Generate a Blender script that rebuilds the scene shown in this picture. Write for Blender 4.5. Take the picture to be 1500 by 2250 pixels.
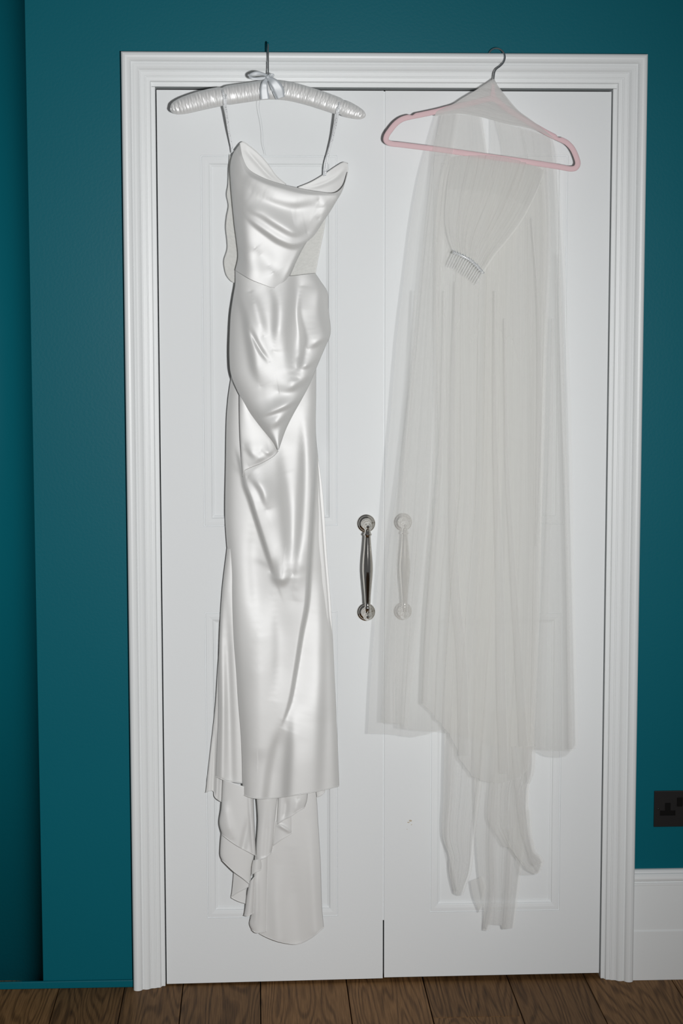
import bpy, bmesh, math, random
import numpy as np
from mathutils import Vector, Matrix

for o in list(bpy.data.objects):
    bpy.data.objects.remove(o)
S = bpy.context.scene
COL = S.collection
random.seed(4)
RNG = np.random.default_rng(7)

# ------------------------------------------------------------------ camera
F_PX, CX, CD, CH = 4076.4, 0.2859, 4.1365, 1.5387
YAW, PITCH, ROLL = 0.04624, 0.10731, -0.00112
_f = Vector((math.sin(YAW) * math.cos(PITCH), math.cos(YAW) * math.cos(PITCH), -math.sin(PITCH)))
_r = Vector((math.cos(YAW), -math.sin(YAW), 0))
_u = _r.cross(_f)
c_, s_ = math.cos(ROLL), math.sin(ROLL)
RV, UV_, FV = (c_ * _r + s_ * _u), (-s_ * _r + c_ * _u), _f
cam = bpy.data.cameras.new('camera')
cam.sensor_fit = 'VERTICAL'
cam.sensor_height = 36.0
cam.lens = 36.0 * F_PX / 2250.0
cam.clip_start = 0.05
co = bpy.data.objects.new('camera', cam)
COL.objects.link(co)
co.matrix_world = Matrix(((RV.x, UV_.x, -FV.x, CX), (RV.y, UV_.y, -FV.y, -CD), (RV.z, UV_.z, -FV.z, CH), (0, 0, 0, 1)))
S.camera = co

# ------------------------------------------------------------------ world, flash, exposure
w = bpy.data.worlds.new('world')
S.world = w
w.use_nodes = True
w.node_tree.nodes['Background'].inputs['Color'].default_value = (0.95, 0.97, 1.0, 1)
w.node_tree.nodes['Background'].inputs['Strength'].default_value = 0.085

fl = bpy.data.lights.new('camera_flash', 'SPOT')
fl.energy = 400
fl.color = (1.0, 1.0, 1.0)
fl.shadow_soft_size = 0.07
fl.spot_size = math.radians(70)
fl.spot_blend = 1.0
fo = bpy.data.objects.new('camera_flash', fl)
COL.objects.link(fo)
fo.location = (CX + 0.40, -CD + 0.40, 1.47)
fo.rotation_euler = (Vector((0.06, 0, 1.20)) - fo.location).to_track_quat('-Z', 'Y').to_euler()

S.cycles.transparent_max_bounces = 64
S.cycles.diffuse_bounces = 12
S.cycles.max_bounces = 24
S.view_settings.view_transform = 'Standard'
S.view_settings.look = 'None'
S.view_settings.gamma = 1.0
S.view_settings.exposure = 0.0
S.view_settings.use_curve_mapping = False


# ------------------------------------------------------------------ helpers
def unproj(px, py, d):
    """photo position(s) -> world point(s) on the plane d metres in front of the wall"""
    px = np.asarray(px, float); py = np.asarray(py, float); d = np.asarray(d, float)
    a = (px - 750.0) / F_PX
    b = -(py - 1125.0) / F_PX
    dx = FV.x + a * RV.x + b * UV_.x
    dy = FV.y + a * RV.y + b * UV_.y
    dz = FV.z + a * RV.z + b * UV_.z
    t = (CD - d) / dy
    return np.stack([CX + t * dx, -CD + t * dy, CH + t * dz], -1)


def U(px, py, d=0.0):
    return Vector([float(v) for v in unproj(px, py, d)])


def tag(o, label=None, cat=None, group=None, kind=None):
    if label: o['label'] = label
    if cat: o['category'] = cat
    if group: o['group'] = group
    if kind: o['kind'] = kind
    return o


def empty(name, loc=(0, 0, 0)):
    o = bpy.data.objects.new(name, None)
    o.empty_display_size = 0.05
    COL.objects.link(o)
    o.location = loc
    return o


def link(name, me, mat, parent=None, smooth=True):
    o = bpy.data.objects.new(name, me)
    COL.objects.link(o)
    if mat is not None:
        me.materials.append(mat)
    if smooth:
        me.shade_smooth()
    if parent is not None:
        o.parent = parent
        o.matrix_parent_inverse = Matrix.Translation(-Vector(parent.location)) if parent.parent is None else Matrix.Translation(-(parent.matrix_parent_inverse @ Vector((0, 0, 0)))) @ parent.matrix_parent_inverse
    return o


def pymesh(name, verts, faces):
    me = bpy.data.meshes.new(name)
    me.from_pydata([tuple(map(float, v)) for v in verts], [], faces)
    me.update()
    return me


def gridmesh(name, P):
    """P: (nv, nu, 3)"""
    nv, nu = P.shape[:2]
    idx = np.arange(nv * nu).reshape(nv, nu)
    q = np.stack([idx[:-1, :-1], idx[1:, :-1], idx[1:, 1:], idx[:-1, 1:]], -1).reshape(-1, 4)
    me = bpy.data.meshes.new(name)
    me.vertices.add(nv * nu)
    me.vertices.foreach_set('co', P.reshape(-1).astype(np.float32))
    me.loops.add(len(q) * 4)
    me.loops.foreach_set('vertex_index', q.reshape(-1).astype(np.int32))
    me.polygons.add(len(q))
    me.polygons.foreach_set('loop_start', np.arange(0, len(q) * 4, 4, dtype=np.int32))
    me.update(calc_edges=True)
    uv = me.uv_layers.new(name='UVMap')
    uu, vv = np.meshgrid(np.linspace(0, 1, nu), np.linspace(0, 1, nv))
    uvs = np.stack([uu.reshape(-1), vv.reshape(-1)], -1)[q.reshape(-1)]
    uv.data.foreach_set('uv', uvs.reshape(-1).astype(np.float32))
    me.validate()
    return me


def box(bm, x0, x1, y0, y1, z0, z1, bev=0.0):
    vs = [bm.verts.new((x, y, z)) for x in (x0, x1) for y in (y0, y1) for z in (z0, z1)]
    fs = [(0, 1, 3, 2), (4, 6, 7, 5), (0, 4, 5, 1), (2, 3, 7, 6), (0, 2, 6, 4), (1, 5, 7, 3)]
    ff = [bm.faces.new([vs[i] for i in f]) for f in fs]
    if bev > 0:
        es = list({e for f in ff for e in f.edges})
        bmesh.ops.bevel(bm, geom=es, offset=bev, segments=2, affect='EDGES', profile=0.5)


def bmobj(name, bm, mat, parent=None, smooth=False):
    bmesh.ops.recalc_face_normals(bm, faces=bm.faces[:])
    me = bpy.data.meshes.new(name)
    bm.to_mesh(me)
    bm.free()
    return link(name, me, mat, parent, smooth)


def catmull(pts, n, closed=False):
    P = np.array(pts, float)
    if len(P) == 1:
        return np.repeat(P, n, 0)
    if len(P) == 2:
        t = np.linspace(0, 1, n)[:, None]
        return P[0] * (1 - t) + P[1] * t
    if closed:
        Q = np.vstack([P[-1], P, P[0], P[1]])
    else:
        Q = np.vstack([2 * P[0] - P[1], P, 2 * P[-1] - P[-2]])
    out = []
    m = 24
    for i in range(1, len(Q) - 2):
        p0, p1, p2, p3 = Q[i - 1], Q[i], Q[i + 1], Q[i + 2]
        # centripetal
        def tj(ti, a, b): return ti + max(1e-6, np.linalg.norm(b[:2] - a[:2])) ** 0.5
        t0 = 0; t1 = tj(t0, p0, p1); t2 = tj(t1, p1, p2); t3 = tj(t2, p2, p3)
        t = np.linspace(t1, t2, m, endpoint=False)[:, None]
        A1 = (t1 - t) / (t1 - t0) * p0 + (t - t0) / (t1 - t0) * p1
        A2 = (t2 - t) / (t2 - t1) * p1 + (t - t1) / (t2 - t1) * p2
        A3 = (t3 - t) / (t3 - t2) * p2 + (t - t2) / (t3 - t2) * p3
        B1 = (t2 - t) / (t2 - t0) * A1 + (t - t0) / (t2 - t0) * A2
        B2 = (t3 - t) / (t3 - t1) * A2 + (t - t1) / (t3 - t1) * A3
        out.append((t2 - t) / (t2 - t1) * B1 + (t - t1) / (t2 - t1) * B2)
    out.append((P[0] if closed else P[-1])[None])
    C = np.vstack(out)
    s = np.concatenate([[0], np.cumsum(np.linalg.norm(np.diff(C[:, :2], axis=0), axis=1))])
    if s[-1] < 1e-9:
        return np.repeat(C[:1], n, 0)
    tt = np.linspace(0, s[-1], n)
    return np.stack([np.interp(tt, s, C[:, k]) for k in range(C.shape[1])], -1)


def linear(pts, n):
    P = np.array(pts, float)
    s = np.concatenate([[0], np.cumsum(np.linalg.norm(np.diff(P[:, :2], axis=0), axis=1))])
    tt = np.linspace(0, s[-1], n)
    return np.stack([np.interp(tt, s, P[:, k]) for k in range(P.shape[1])], -1)


def tube_pts(path, rad, nseg=10, cap=True, flat=None):
    """path (n,3) world, rad scalar/array -> verts, faces. flat=(ax,bx) scales"""
    P = np.array(path, float)
    n = len(P)
    R = np.broadcast_to(np.asarray(rad, float), (n,))
    T = np.gradient(P, axis=0)
    T /= np.maximum(1e-12, np.linalg.norm(T, axis=1))[:, None]
    ref = np.array([0, 1.0, 0])
    if abs(T[0] @ ref) > 0.9: ref = np.array([1.0, 0, 0])
    N = np.zeros_like(P)
    nrm = ref - T[0] * (T[0] @ ref)
    nrm /= np.linalg.norm(nrm)
    for i in range(n):
        nrm = nrm - T[i] * (T[i] @ nrm)
        nrm /= max(1e-9, np.linalg.norm(nrm))
        N[i] = nrm
    B = np.cross(T, N)
    a = np.linspace(0, 2 * np.pi, nseg, endpoint=False)
    fa, fb = flat if flat else (1, 1)
    V = P[:, None] + R[:, None, None] * (fa * np.cos(a)[None, :, None] * N[:, None] + fb * np.sin(a)[None, :, None] * B[:, None])
    verts = [tuple(v) for v in V.reshape(-1, 3)]
    faces = []
    for i in range(n - 1):
        for j in range(nseg):
            k = (j + 1) % nseg
            faces.append((i * nseg + j, i * nseg + k, (i + 1) * nseg + k, (i + 1) * nseg + j))
    if cap:
        faces.append(tuple(range(nseg)))
        faces.append(tuple((n - 1) * nseg + j for j in reversed(range(nseg))))
    return verts, faces


def tube(name, path, rad, mat, parent=None, nseg=10, flat=None):
    v, f = tube_pts(path, rad, nseg, True, flat)
    return link(name, pymesh(name, v, f), mat, parent)


def lathe(name, prof, origin, axis, mat, parent=None, n=32):
    """prof [(r, h)] revolved about axis from origin"""
    ax = Vector(axis).normalized()
    q = Vector((0, 0, 1)).rotation_difference(ax)
    v, f = [], []
    for r, h in prof:
        for j in range(n):
            a = 2 * math.pi * j / n
            v.append(Vector(origin) + q @ Vector((max(r, 1e-5) * math.cos(a), max(r, 1e-5) * math.sin(a), h)))
    for i in range(len(prof) - 1):
        for j in range(n):
            k = (j + 1) % n
            f.append((i * n + j, i * n + k, (i + 1) * n + k, (i + 1) * n + j))
    f.append(tuple(reversed(range(n))))
    f.append(tuple((len(prof) - 1) * n + j for j in range(n)))
    return link(name, pymesh(name, v, f), mat, parent)


# ------------------------------------------------------------------ materials
class NT:
    def __init__(s, name):
        s.m = bpy.data.materials.new(name)
        s.m.use_nodes = True
        s.t = s.m.node_tree
        s.t.nodes.clear()
        s.out = s.n('ShaderNodeOutputMaterial')
    def n(s, typ, **kw):
        nd = s.t.nodes.new(typ)
        for k, v in kw.items():
            if hasattr(nd, k) and not k[0].isupper():
                setattr(nd, k, v)
        return nd
    def l(s, a, b):
        s.t.links.new(a, b)


def setin(nd, **kw):
    for k, v in kw.items():
        k = k.replace('_', ' ')
        nd.inputs[k].default_value = v if not (isinstance(v, tuple) and len(v) == 3) else (*v, 1)


def paint(name, col, rough, bump=0.02, scale=60, spec=0.5, var=0.04):
    N = NT(name)
    b = N.n('ShaderNodeBsdfPrincipled')
    setin(b, Roughness=rough)
    b.inputs['Specular IOR Level'].default_value = spec
    tc = N.n('ShaderNodeTexCoord')
    n1 = N.n('ShaderNodeTexNoise'); setin(n1, Scale=scale, Detail=4.0)
    n2 = N.n('ShaderNodeTexNoise'); setin(n2, Scale=2.2, Detail=3.0)
    N.l(tc.outputs['Object'], n1.inputs['Vector']); N.l(tc.outputs['Object'], n2.inputs['Vector'])
    mx = N.n('ShaderNodeMix', data_type='RGBA')
    mx.inputs[6].default_value = (*[c * (1 - var) for c in col], 1)
    mx.inputs[7].default_value = (*[min(1, c * (1 + var)) for c in col], 1)
    N.l(n2.outputs['Fac'], mx.inputs[0])
    N.l(mx.outputs[2], b.inputs['Base Color'])
    bp = N.n('ShaderNodeBump'); setin(bp, Strength=bump, Distance=0.003)
    N.l(n1.outputs['Fac'], bp.inputs['Height']); N.l(bp.outputs['Normal'], b.inputs['Normal'])
    N.l(b.outputs[0], N.out.inputs['Surface'])
    return N.m


def metal(name, col, rough):
    N = NT(name)
    b = N.n('ShaderNodeBsdfPrincipled')
    setin(b, Base_Color=col, Metallic=1.0, Roughness=rough)
    tc = N.n('ShaderNodeTexCoord')
    n1 = N.n('ShaderNodeTexNoise'); setin(n1, Scale=90.0)
    N.l(tc.outputs['Object'], n1.inputs['Vector'])
    r = N.n('ShaderNodeMapRange'); setin(r, To_Min=rough * 0.8, To_Max=rough * 1.25)
    N.l(n1.outputs['Fac'], r.inputs['Value']); N.l(r.outputs[0], b.inputs['Roughness'])
    N.l(b.outputs[0], N.out.inputs['Surface'])
    return N.m


def satin(name, col, gloss=0.42, rough=0.36, bump=0.05, glcol=(0.9, 0.9, 0.9), pucker=0.0):
    """smooth woven satin: matt body with a broad soft sheen lobe, fine weave relief"""
    N = NT(name)
    d = N.n('ShaderNodeBsdfDiffuse'); setin(d, Color=col)
    g = N.n('ShaderNodeBsdfAnisotropic'); setin(g, Color=glcol, Roughness=rough)
    tr = N.n('ShaderNodeBsdfTranslucent'); setin(tr, Color=col)
    m0 = N.n('ShaderNodeMixShader'); m0.inputs[0].default_value = 0.10
    N.l(d.outputs[0], m0.inputs[1]); N.l(tr.outputs[0], m0.inputs[2])
    m = N.n('ShaderNodeMixShader'); m.inputs[0].default_value = gloss
    N.l(m0.outputs[0], m.inputs[1]); N.l(g.outputs[0], m.inputs[2])
    tc = N.n('ShaderNodeTexCoord')
    mp = N.n('ShaderNodeMapping'); mp.inputs['Scale'].default_value = (160, 160, 900)
    n1 = N.n('ShaderNodeTexNoise'); setin(n1, Scale=1.0, Detail=2.0)
    N.l(tc.outputs['Object'], mp.inputs['Vector']); N.l(mp.outputs[0], n1.inputs['Vector'])
    n2 = N.n('ShaderNodeTexNoise'); setin(n2, Scale=22.0, Detail=3.0)
    N.l(tc.outputs['Object'], n2.inputs['Vector'])
    b1 = N.n('ShaderNodeBump'); setin(b1, Strength=bump, Distance=0.0006)
    b2 = N.n('ShaderNodeBump'); setin(b2, Strength=0.10 + pucker, Distance=0.003)
    N.l(n1.outputs['Fac'], b1.inputs['Height']); N.l(n2.outputs['Fac'], b2.inputs['Height'])
    N.l(b1.outputs['Normal'], b2.inputs['Normal'])
    N.l(b2.outputs['Normal'], d.inputs['Normal']); N.l(b2.outputs['Normal'], g.inputs['Normal'])
    N.l(m.outputs[0], N.out.inputs['Surface'])
    return N.m


def sheer(name, col, alpha, streak=0.12, su=26.0, sv=0.5, transl=0.35):
    """net cloth: threads cover `alpha` of the area, the rest is open"""
    N = NT(name)
    d = N.n('ShaderNodeBsdfDiffuse'); setin(d, Color=col)
    tr = N.n('ShaderNodeBsdfTranslucent'); setin(tr, Color=col)
    m = N.n('ShaderNodeMixShader'); m.inputs[0].default_value = transl
    N.l(d.outputs[0], m.inputs[1]); N.l(tr.outputs[0], m.inputs[2])
    tp = N.n('ShaderNodeBsdfTransparent')
    mm = N.n('ShaderNodeMixShader')
    uv = N.n('ShaderNodeUVMap')
    mp = N.n('ShaderNodeMapping'); mp.inputs['Scale'].default_value = (su, sv, 1)
    n1 = N.n('ShaderNodeTexNoise'); setin(n1, Scale=1.0, Detail=3.0, Roughness=0.6)
    N.l(uv.outputs[0], mp.inputs['Vector']); N.l(mp.outputs[0], n1.inputs['Vector'])
    r = N.n('ShaderNodeMapRange'); setin(r, From_Min=0.3, From_Max=0.7, To_Min=alpha - streak, To_Max=alpha + streak)
    N.l(n1.outputs['Fac'], r.inputs['Value'])
    N.l(r.outputs[0], mm.inputs[0])
    N.l(tp.outputs[0], mm.inputs[1]); N.l(m.outputs[0], mm.inputs[2])
    N.l(mm.outputs[0], N.out.inputs['Surface'])
    return N.m


def oak():
    N = NT('smoked_oak')
    b = N.n('ShaderNodeBsdfPrincipled'); setin(b, Roughness=0.6)
    b.inputs['Specular IOR Level'].default_value = 0.12
    tc = N.n('ShaderNodeTexCoord'); oi = N.n('ShaderNodeObjectInfo')
    off = N.n('ShaderNodeVectorMath', operation='SCALE'); off.inputs['Scale'].default_value = 37.0
    cb = N.n('ShaderNodeCombineXYZ')
    N.l(oi.outputs['Random'], cb.inputs[0]); N.l(oi.outputs['Random'], cb.inputs[1]); N.l(oi.outputs['Random'], cb.inputs[2])
    N.l(cb.outputs[0], off.inputs[0])
    add = N.n('ShaderNodeVectorMath', operation='ADD')
    N.l(tc.outputs['Object'], add.inputs[0]); N.l(off.outputs[0], add.inputs[1])
    mp = N.n('ShaderNodeMapping'); mp.inputs['Scale'].default_value = (15.0, 1.3, 1)
    N.l(add.outputs[0], mp.inputs['Vector'])
    n0 = N.n('ShaderNodeTexNoise'); setin(n0, Scale=1.0, Detail=1.0, Distortion=0.15)
    N.l(mp.outputs[0], n0.inputs['Vector'])
    mu = N.n('ShaderNodeMath', operation='MULTIPLY'); mu.inputs[1].default_value = 105.0
    N.l(n0.outputs['Fac'], mu.inputs[0])
    sn = N.n('ShaderNodeMath', operation='SINE'); N.l(mu.outputs[0], sn.inputs[0])
    r1 = N.n('ShaderNodeMapRange'); setin(r1, From_Min=-1.0, From_Max=0.2, To_Min=0.0, To_Max=1.0)
    N.l(sn.outputs[0], r1.inputs['Value'])
    mp2 = N.n('ShaderNodeMapping'); mp2.inputs['Scale'].default_value = (420, 12, 1)
    N.l(add.outputs[0], mp2.inputs['Vector'])
    n2 = N.n('ShaderNodeTexNoise'); setin(n2, Scale=1.0, Detail=3.0)
    N.l(mp2.outputs[0], n2.inputs['Vector'])
    mixf = N.n('ShaderNodeMath', operation='MULTIPLY_ADD'); mixf.inputs[1].default_value = 0.26
    N.l(r1.outputs[0], mixf.inputs[0])
    half = N.n('ShaderNodeMath', operation='MULTIPLY'); half.inputs[1].default_value = 0.78
    N.l(n2.outputs['Fac'], half.inputs[0]); N.l(half.outputs[0], mixf.inputs[2])
    cr = N.n('ShaderNodeValToRGB')
    e = cr.color_ramp.elements
    e[0].position = 0.12; e[0].color = (0.030, 0.015, 0.007, 1)
    e[1].position = 0.9; e[1].color = (0.26, 0.140, 0.058, 1)
    k = cr.color_ramp.elements.new(0.5); k.color = (0.140, 0.072, 0.028, 1)
    N.l(mixf.outputs[0], cr.inputs[0])
    hs = N.n('ShaderNodeHueSaturation')
    rv = N.n('ShaderNodeMapRange'); setin(rv, To_Min=0.82, To_Max=1.28)
    N.l(oi.outputs['Random'], rv.inputs['Value']); N.l(rv.outputs[0], hs.inputs['Value'])
    N.l(cr.outputs[0], hs.inputs['Color']); N.l(hs.outputs[0], b.inputs['Base Color'])
    bp = N.n('ShaderNodeBump'); setin(bp, Strength=0.25, Distance=0.001)
    N.l(mixf.outputs[0], bp.inputs['Height']); N.l(bp.outputs[0], b.inputs['Normal'])
    N.l(b.outputs[0], N.out.inputs['Surface'])
    return N.m


M = {}
M['teal'] = paint('teal_wall_paint', (0.002, 0.112, 0.148), 0.38, bump=0.06, scale=160, spec=0.10)
M['white'] = paint('white_eggshell', (0.77, 0.79, 0.795), 0.55, bump=0.05, scale=180, spec=0.14, var=0.015)
M['white_gloss'] = paint('white_satinwood', (0.77, 0.79, 0.79), 0.36, bump=0.03, scale=120, spec=0.3, var=0.015)
M['dark'] = paint('dark_interior', (0.01, 0.01, 0.01), 0.9)
M['nickel'] = metal('polished_nickel', (0.78, 0.75, 0.70), 0.07)
M['chrome'] = metal('chrome_wire', (0.75, 0.76, 0.77), 0.10)
M['oak'] = oak()
M['satin'] = satin('ivory_satin', (0.74, 0.74, 0.72), 0.30, 0.58)
M['satin_in'] = satin('ivory_satin_reverse', (0.80, 0.80, 0.785), 0.10, 0.55)
M['pad'] = satin('ruched_satin', (0.88, 0.88, 0.865), 0.30, 0.42, pucker=0.5)
M['ribbon'] = satin('pale_ribbon', (0.56, 0.60, 0.63), 0.12, 0.45)
M['pink'] = paint('pink_velvet', (0.76, 0.55, 0.57), 0.85, bump=0.2, scale=900, spec=0.1)
M['black'] = paint('black_nickel_plate', (0.012, 0.011, 0.011), 0.35, bump=0.02, spec=0.4)
M['tulle'] = sheer('ivory_tulle', (0.90, 0.895, 0.865), 0.22, 0.022, transl=0.2)
M['tulle2'] = sheer('ivory_tulle_folded', (0.90, 0.895, 0.865), 0.34, 0.028, transl=0.2)
M['tulle_cap'] = sheer('ivory_tulle_bunched', (0.82, 0.82, 0.80), 0.62, 0.10, su=3, sv=26, transl=0.25)
M['mesh'] = sheer('bodice_mesh', (0.88, 0.88, 0.85), 0.62, 0.06, su=26, sv=34, transl=0.15)

# clear comb plastic
N = NT('clear_plastic')
b = N.n('ShaderNodeBsdfPrincipled'); setin(b, Base_Color=(0.86, 0.87, 0.87), Roughness=0.12)
tp = N.n('ShaderNodeBsdfTransparent'); mm = N.n('ShaderNodeMixShader'); mm.inputs[0].default_value = 0.6
N.l(tp.outputs[0], mm.inputs[1]); N.l(b.outputs[0], mm.inputs[2])
N.l(mm.outputs[0], N.out.inputs['Surface'])
M['clear'] = N.m
# strap tape with its row of small print
N = NT('strap_tape')
b = N.n('ShaderNodeBsdfPrincipled'); setin(b, Roughness=0.5)
uv = N.n('ShaderNodeUVMap')
mp = N.n('ShaderNodeMapping'); mp.inputs['Scale'].default_value = (1.6, 46, 1)
n1 = N.n('ShaderNodeTexNoise'); setin(n1, Scale=1.0, Detail=2.0)
N.l(uv.outputs[0], mp.inputs['Vector']); N.l(mp.outputs[0], n1.inputs['Vector'])
cr = N.n('ShaderNodeValToRGB')
cr.color_ramp.elements[0].position = 0.56; cr.color_ramp.elements[0].color = (0.80, 0.82, 0.83, 1)
cr.color_ramp.elements[1].position = 0.66; cr.color_ramp.elements[1].color = (0.36, 0.37, 0.40, 1)
N.l(n1.outputs['Fac'], cr.inputs[0]); N.l(cr.outputs[0], b.inputs['Base Color'])
N.l(b.outputs[0], N.out.inputs['Surface'])
M['tape'] = N.m

# ------------------------------------------------------------------ room shell
W, H = 1.149, 2.10            # outside of the door casing
CW, LW = 0.064, 0.0075        # casing width, lining width
XL, XR, ZT = CW + LW + 0.003, W - CW - LW - 0.003, H - 0.0785
XE = U(75, 1080, 0).x         # vertical arris on the left of the wall

# floor: one structure with planks as pieces
edges_px = [131, 274, 402, 572, 761, 929, 1115, 1284, 1478]
ex = [U(p, 2160, 0).x for p in edges_px]
# put edges on the floor plane by intersecting rays with z=0
def floor_pt(px, py):
    a = (px - 750) / F_PX; bb = -(py - 1125) / F_PX
    d = FV + a * RV + bb * UV_
    t = -CH / d.z
    return Vector((CX, -CD, CH)) + t * d
ex = [floor_pt(p, y).x for p, y in zip(edges_px, (2167, 2167, 2165, 2160, 2157, 2152, 2149, 2147, 2157))]
w0 = 0.186
while ex[0] > -1.3: ex.insert(0, ex[0] - w0)
while ex[-1] < 2.4: ex.append(ex[-1] + w0)
yj = floor_pt(1000, 2235).y
bm = bmesh.new(); box(bm, -1.4, 2.4, -4.6, 0.6, -0.06, -0.021)
floor = tag(bmobj('floor', bm, M['dark']), kind='structure')
floor['label'] = 'brown smoked oak plank floor below the doors'
for i in range(len(ex) - 1):
    cuts = [0.6]
    if 929 in edges_px and abs(0.5 * (ex[i] + ex[i + 1]) - floor_pt(1022, 2150).x) < 0.06:
        cuts += [yj, yj - 1.55]
    else:
        y = -0.55 - random.random() * 1.2
        while y > -4.4:
            cuts.append(y); y -= 1.5 + random.random() * 0.5
    cuts.append(-4.6)
    for a, bq in zip(cuts[:-1], cuts[1:]):
        bm = bmesh.new()
        g = 0.0011
        xm, ym = 0.5 * (ex[i] + ex[i + 1]), 0.5 * (a + bq)
        hw, hl = 0.5 * (ex[i + 1] - ex[i]) - g, 0.5 * (a - bq) - g
        box(bm, -hw, hw, -hl, hl, -0.02, 0.0, 0.0012)
        p = bmobj('plank', bm, M['oak'], floor)
        p.matrix_parent_inverse = Matrix.Identity(4)
        p.location = (xm, ym, 0)

# walls
def wallbox(name, x0, x1, y0, y1, z0, z1, mat, label):
    bm = bmesh.new(); box(bm, x0, x1, y0, y1, z0, z1)
    o = tag(bmobj(name, bm, mat), label, kind='structure')
    return o
bm = bmesh.new()
box(bm, XE, 0.03, 0, 0.12, 0, 2.7)
box(bm, W - 0.03, 2.3, 0, 0.12, 0, 2.7)
box(bm, 0.03, W - 0.03, 0, 0.12, H - 0.03, 2.7)
tag(bmobj('wall_back', bm, M['teal']), 'teal painted wall around the white double doors', kind='structure')
# far-left wall strip; hollow curve made up so it shades darker beside the arris
prof = []
for i in range(41):
    s = (i / 40.0) ** 1.4
    prof.append((XE - 0.125 * s, 0.052 * (1 - (1 - s) ** 4)))
prof.append((-1.3, 0.052))
v = [];
for x, y in prof: v += [(x, y, 0), (x, y, 2.7)]
f = [(2 * i, 2 * i + 1, 2 * i + 3, 2 * i + 2) for i in range(len(prof) - 1)]
o = tag(link('wall_left', pymesh('wall_left', v, f), M['teal']), 'teal wall strip at the far left, hollowed to give it shade', kind='structure')
m = o.modifiers.new('solid', 'SOLIDIFY'); m.thickness = 0.03; m.offset = -1
# thin painted strip along the foot of the left wall
bm = bmesh.new(); box(bm, -1.3, 0.0, -0.008, -0.0005, 0.0005, 0.018, 0.002)
tag(bmobj('baseboard_left', bm, M['teal'], smooth=False), 'thin teal strip along the foot of the left wall', kind='structure')

# cupboard space behind the doors
bm = bmesh.new()
box(bm, 0.03, W - 0.03, 0.55, 0.57, 0, H)
box(bm, 0.01, 0.03, 0.121, 0.57, 0, H)
box(bm, W - 0.03, W - 0.01, 0.121, 0.57, 0, H)
box(bm, 0.03, W - 0.03, 0.121, 0.57, H - 0.0295, H - 0.01)
tag(bmobj('wall_cupboard', bm, M['dark']), 'dark cupboard space behind the doors', kind='structure')

# door casing, mitred
cprof = [(0, 0), (0, .024), (.001, .0275), (.004, .0305), (.0085, .032), (.013, .0315), (.017, .0292), (.0195, .0262), (.0205, .0235),
         (.0215, .0222), (.0235, .0225), (.027, .0235), (.031, .0235), (.0345, .022), (.037, .0195), (.0385, .0182), (.039, .0168), (.041, .0168), (.0415, .0158),
         (.0495, .0155), (.050, .0140), (.0525, .0140), (.053, .0125), (.0605, .0120), (.0615, .0105), (.0625, .006), (.064, .0055),
         (.064, .0)]
def casing(name, corner_fn, n, parent):
    """corner_fn(t)-> list of two (x,z) points for profile offset t"""
    v, f = [], []
    for t, d in cprof:
        for (x, z) in corner_fn(t):
            v.append((x, -d, z))
    for i in range(len(cprof) - 1):
        f.append((2 * i, 2 * i + 1, 2 * i + 3, 2 * i + 2))
    k = len(cprof)
    f.append(tuple(2 * i for i in range(k)))
    f.append(tuple(2 * i + 1 for i in reversed(range(k))))
    bm = bmesh.new(); me = pymesh(name, v, f); bm.from_mesh(me)
    o = bmobj(name, bm, M['white_gloss'], parent, False)
    return o
trim = tag(empty('trim_1', (W / 2, 0, 0)), 'white moulded casing framing the double doors', kind='structure')
casing('side_casing', lambda t: [(t, 0.0005), (t, H - t)], 0, trim)
casing('side_casing', lambda t: [(W - t, 0.0005), (W - t, H - t)], 0, trim)
casing('head_casing', lambda t: [(t, H - t), (W - t, H - t)], 0, trim)
# lining between casing and doors
bm = bmesh.new(); box(bm, 0.031, CW + LW, -0.0035, 0.119, 0.0005, H - CW - LW - 0.001, 0.0008); bmobj('door_lining', bm, M['white_gloss'], trim)
bm = bmesh.new(); box(bm, W - CW - LW, W - 0.031, -0.0035, 0.119, 0.0005, H - CW - LW - 0.001, 0.0008); bmobj('door_lining', bm, M['white_gloss'], trim)
bm = bmesh.new(); box(bm, 0.031, W - 0.031, -0.0035, 0.119, H - CW - LW - 0.0005, H - 0.031, 0.0008); bmobj('door_lining', bm, M['white_gloss'], trim)

# skirting on the right
sk = [(.0005, 0), (.0005, .020), (.116, .020), (.118, .0185), (.120, .0175), (.2245, .0175), (.2255, .0195), (.231, .0195), (.232, .0165), (.2335, .016),
      (.236, .019), (.241, .0205), (.247, .0195), (.2515, .0165), (.2535, .013), (.2555, .0125), (.259, .009), (.260, .006), (.260, 0)]
v, f = [], []
for z, d in sk:
    v += [(W + 0.0005, -d, z), (2.3, -d, z)]
for i in range(len(sk) - 1): f.append((2 * i, 2 * i + 1, 2 * i + 3, 2 * i + 2))
f += [tuple(2 * i for i in range(len(sk))), tuple(2 * i + 1 for i in reversed(range(len(sk))))]
bm = bmesh.new(); bm.from_mesh(pymesh('s', v, f))
tag(bmobj('baseboard_right', bm, M['white_gloss']), 'tall white moulded skirting right of the doors', kind='structure')


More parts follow.
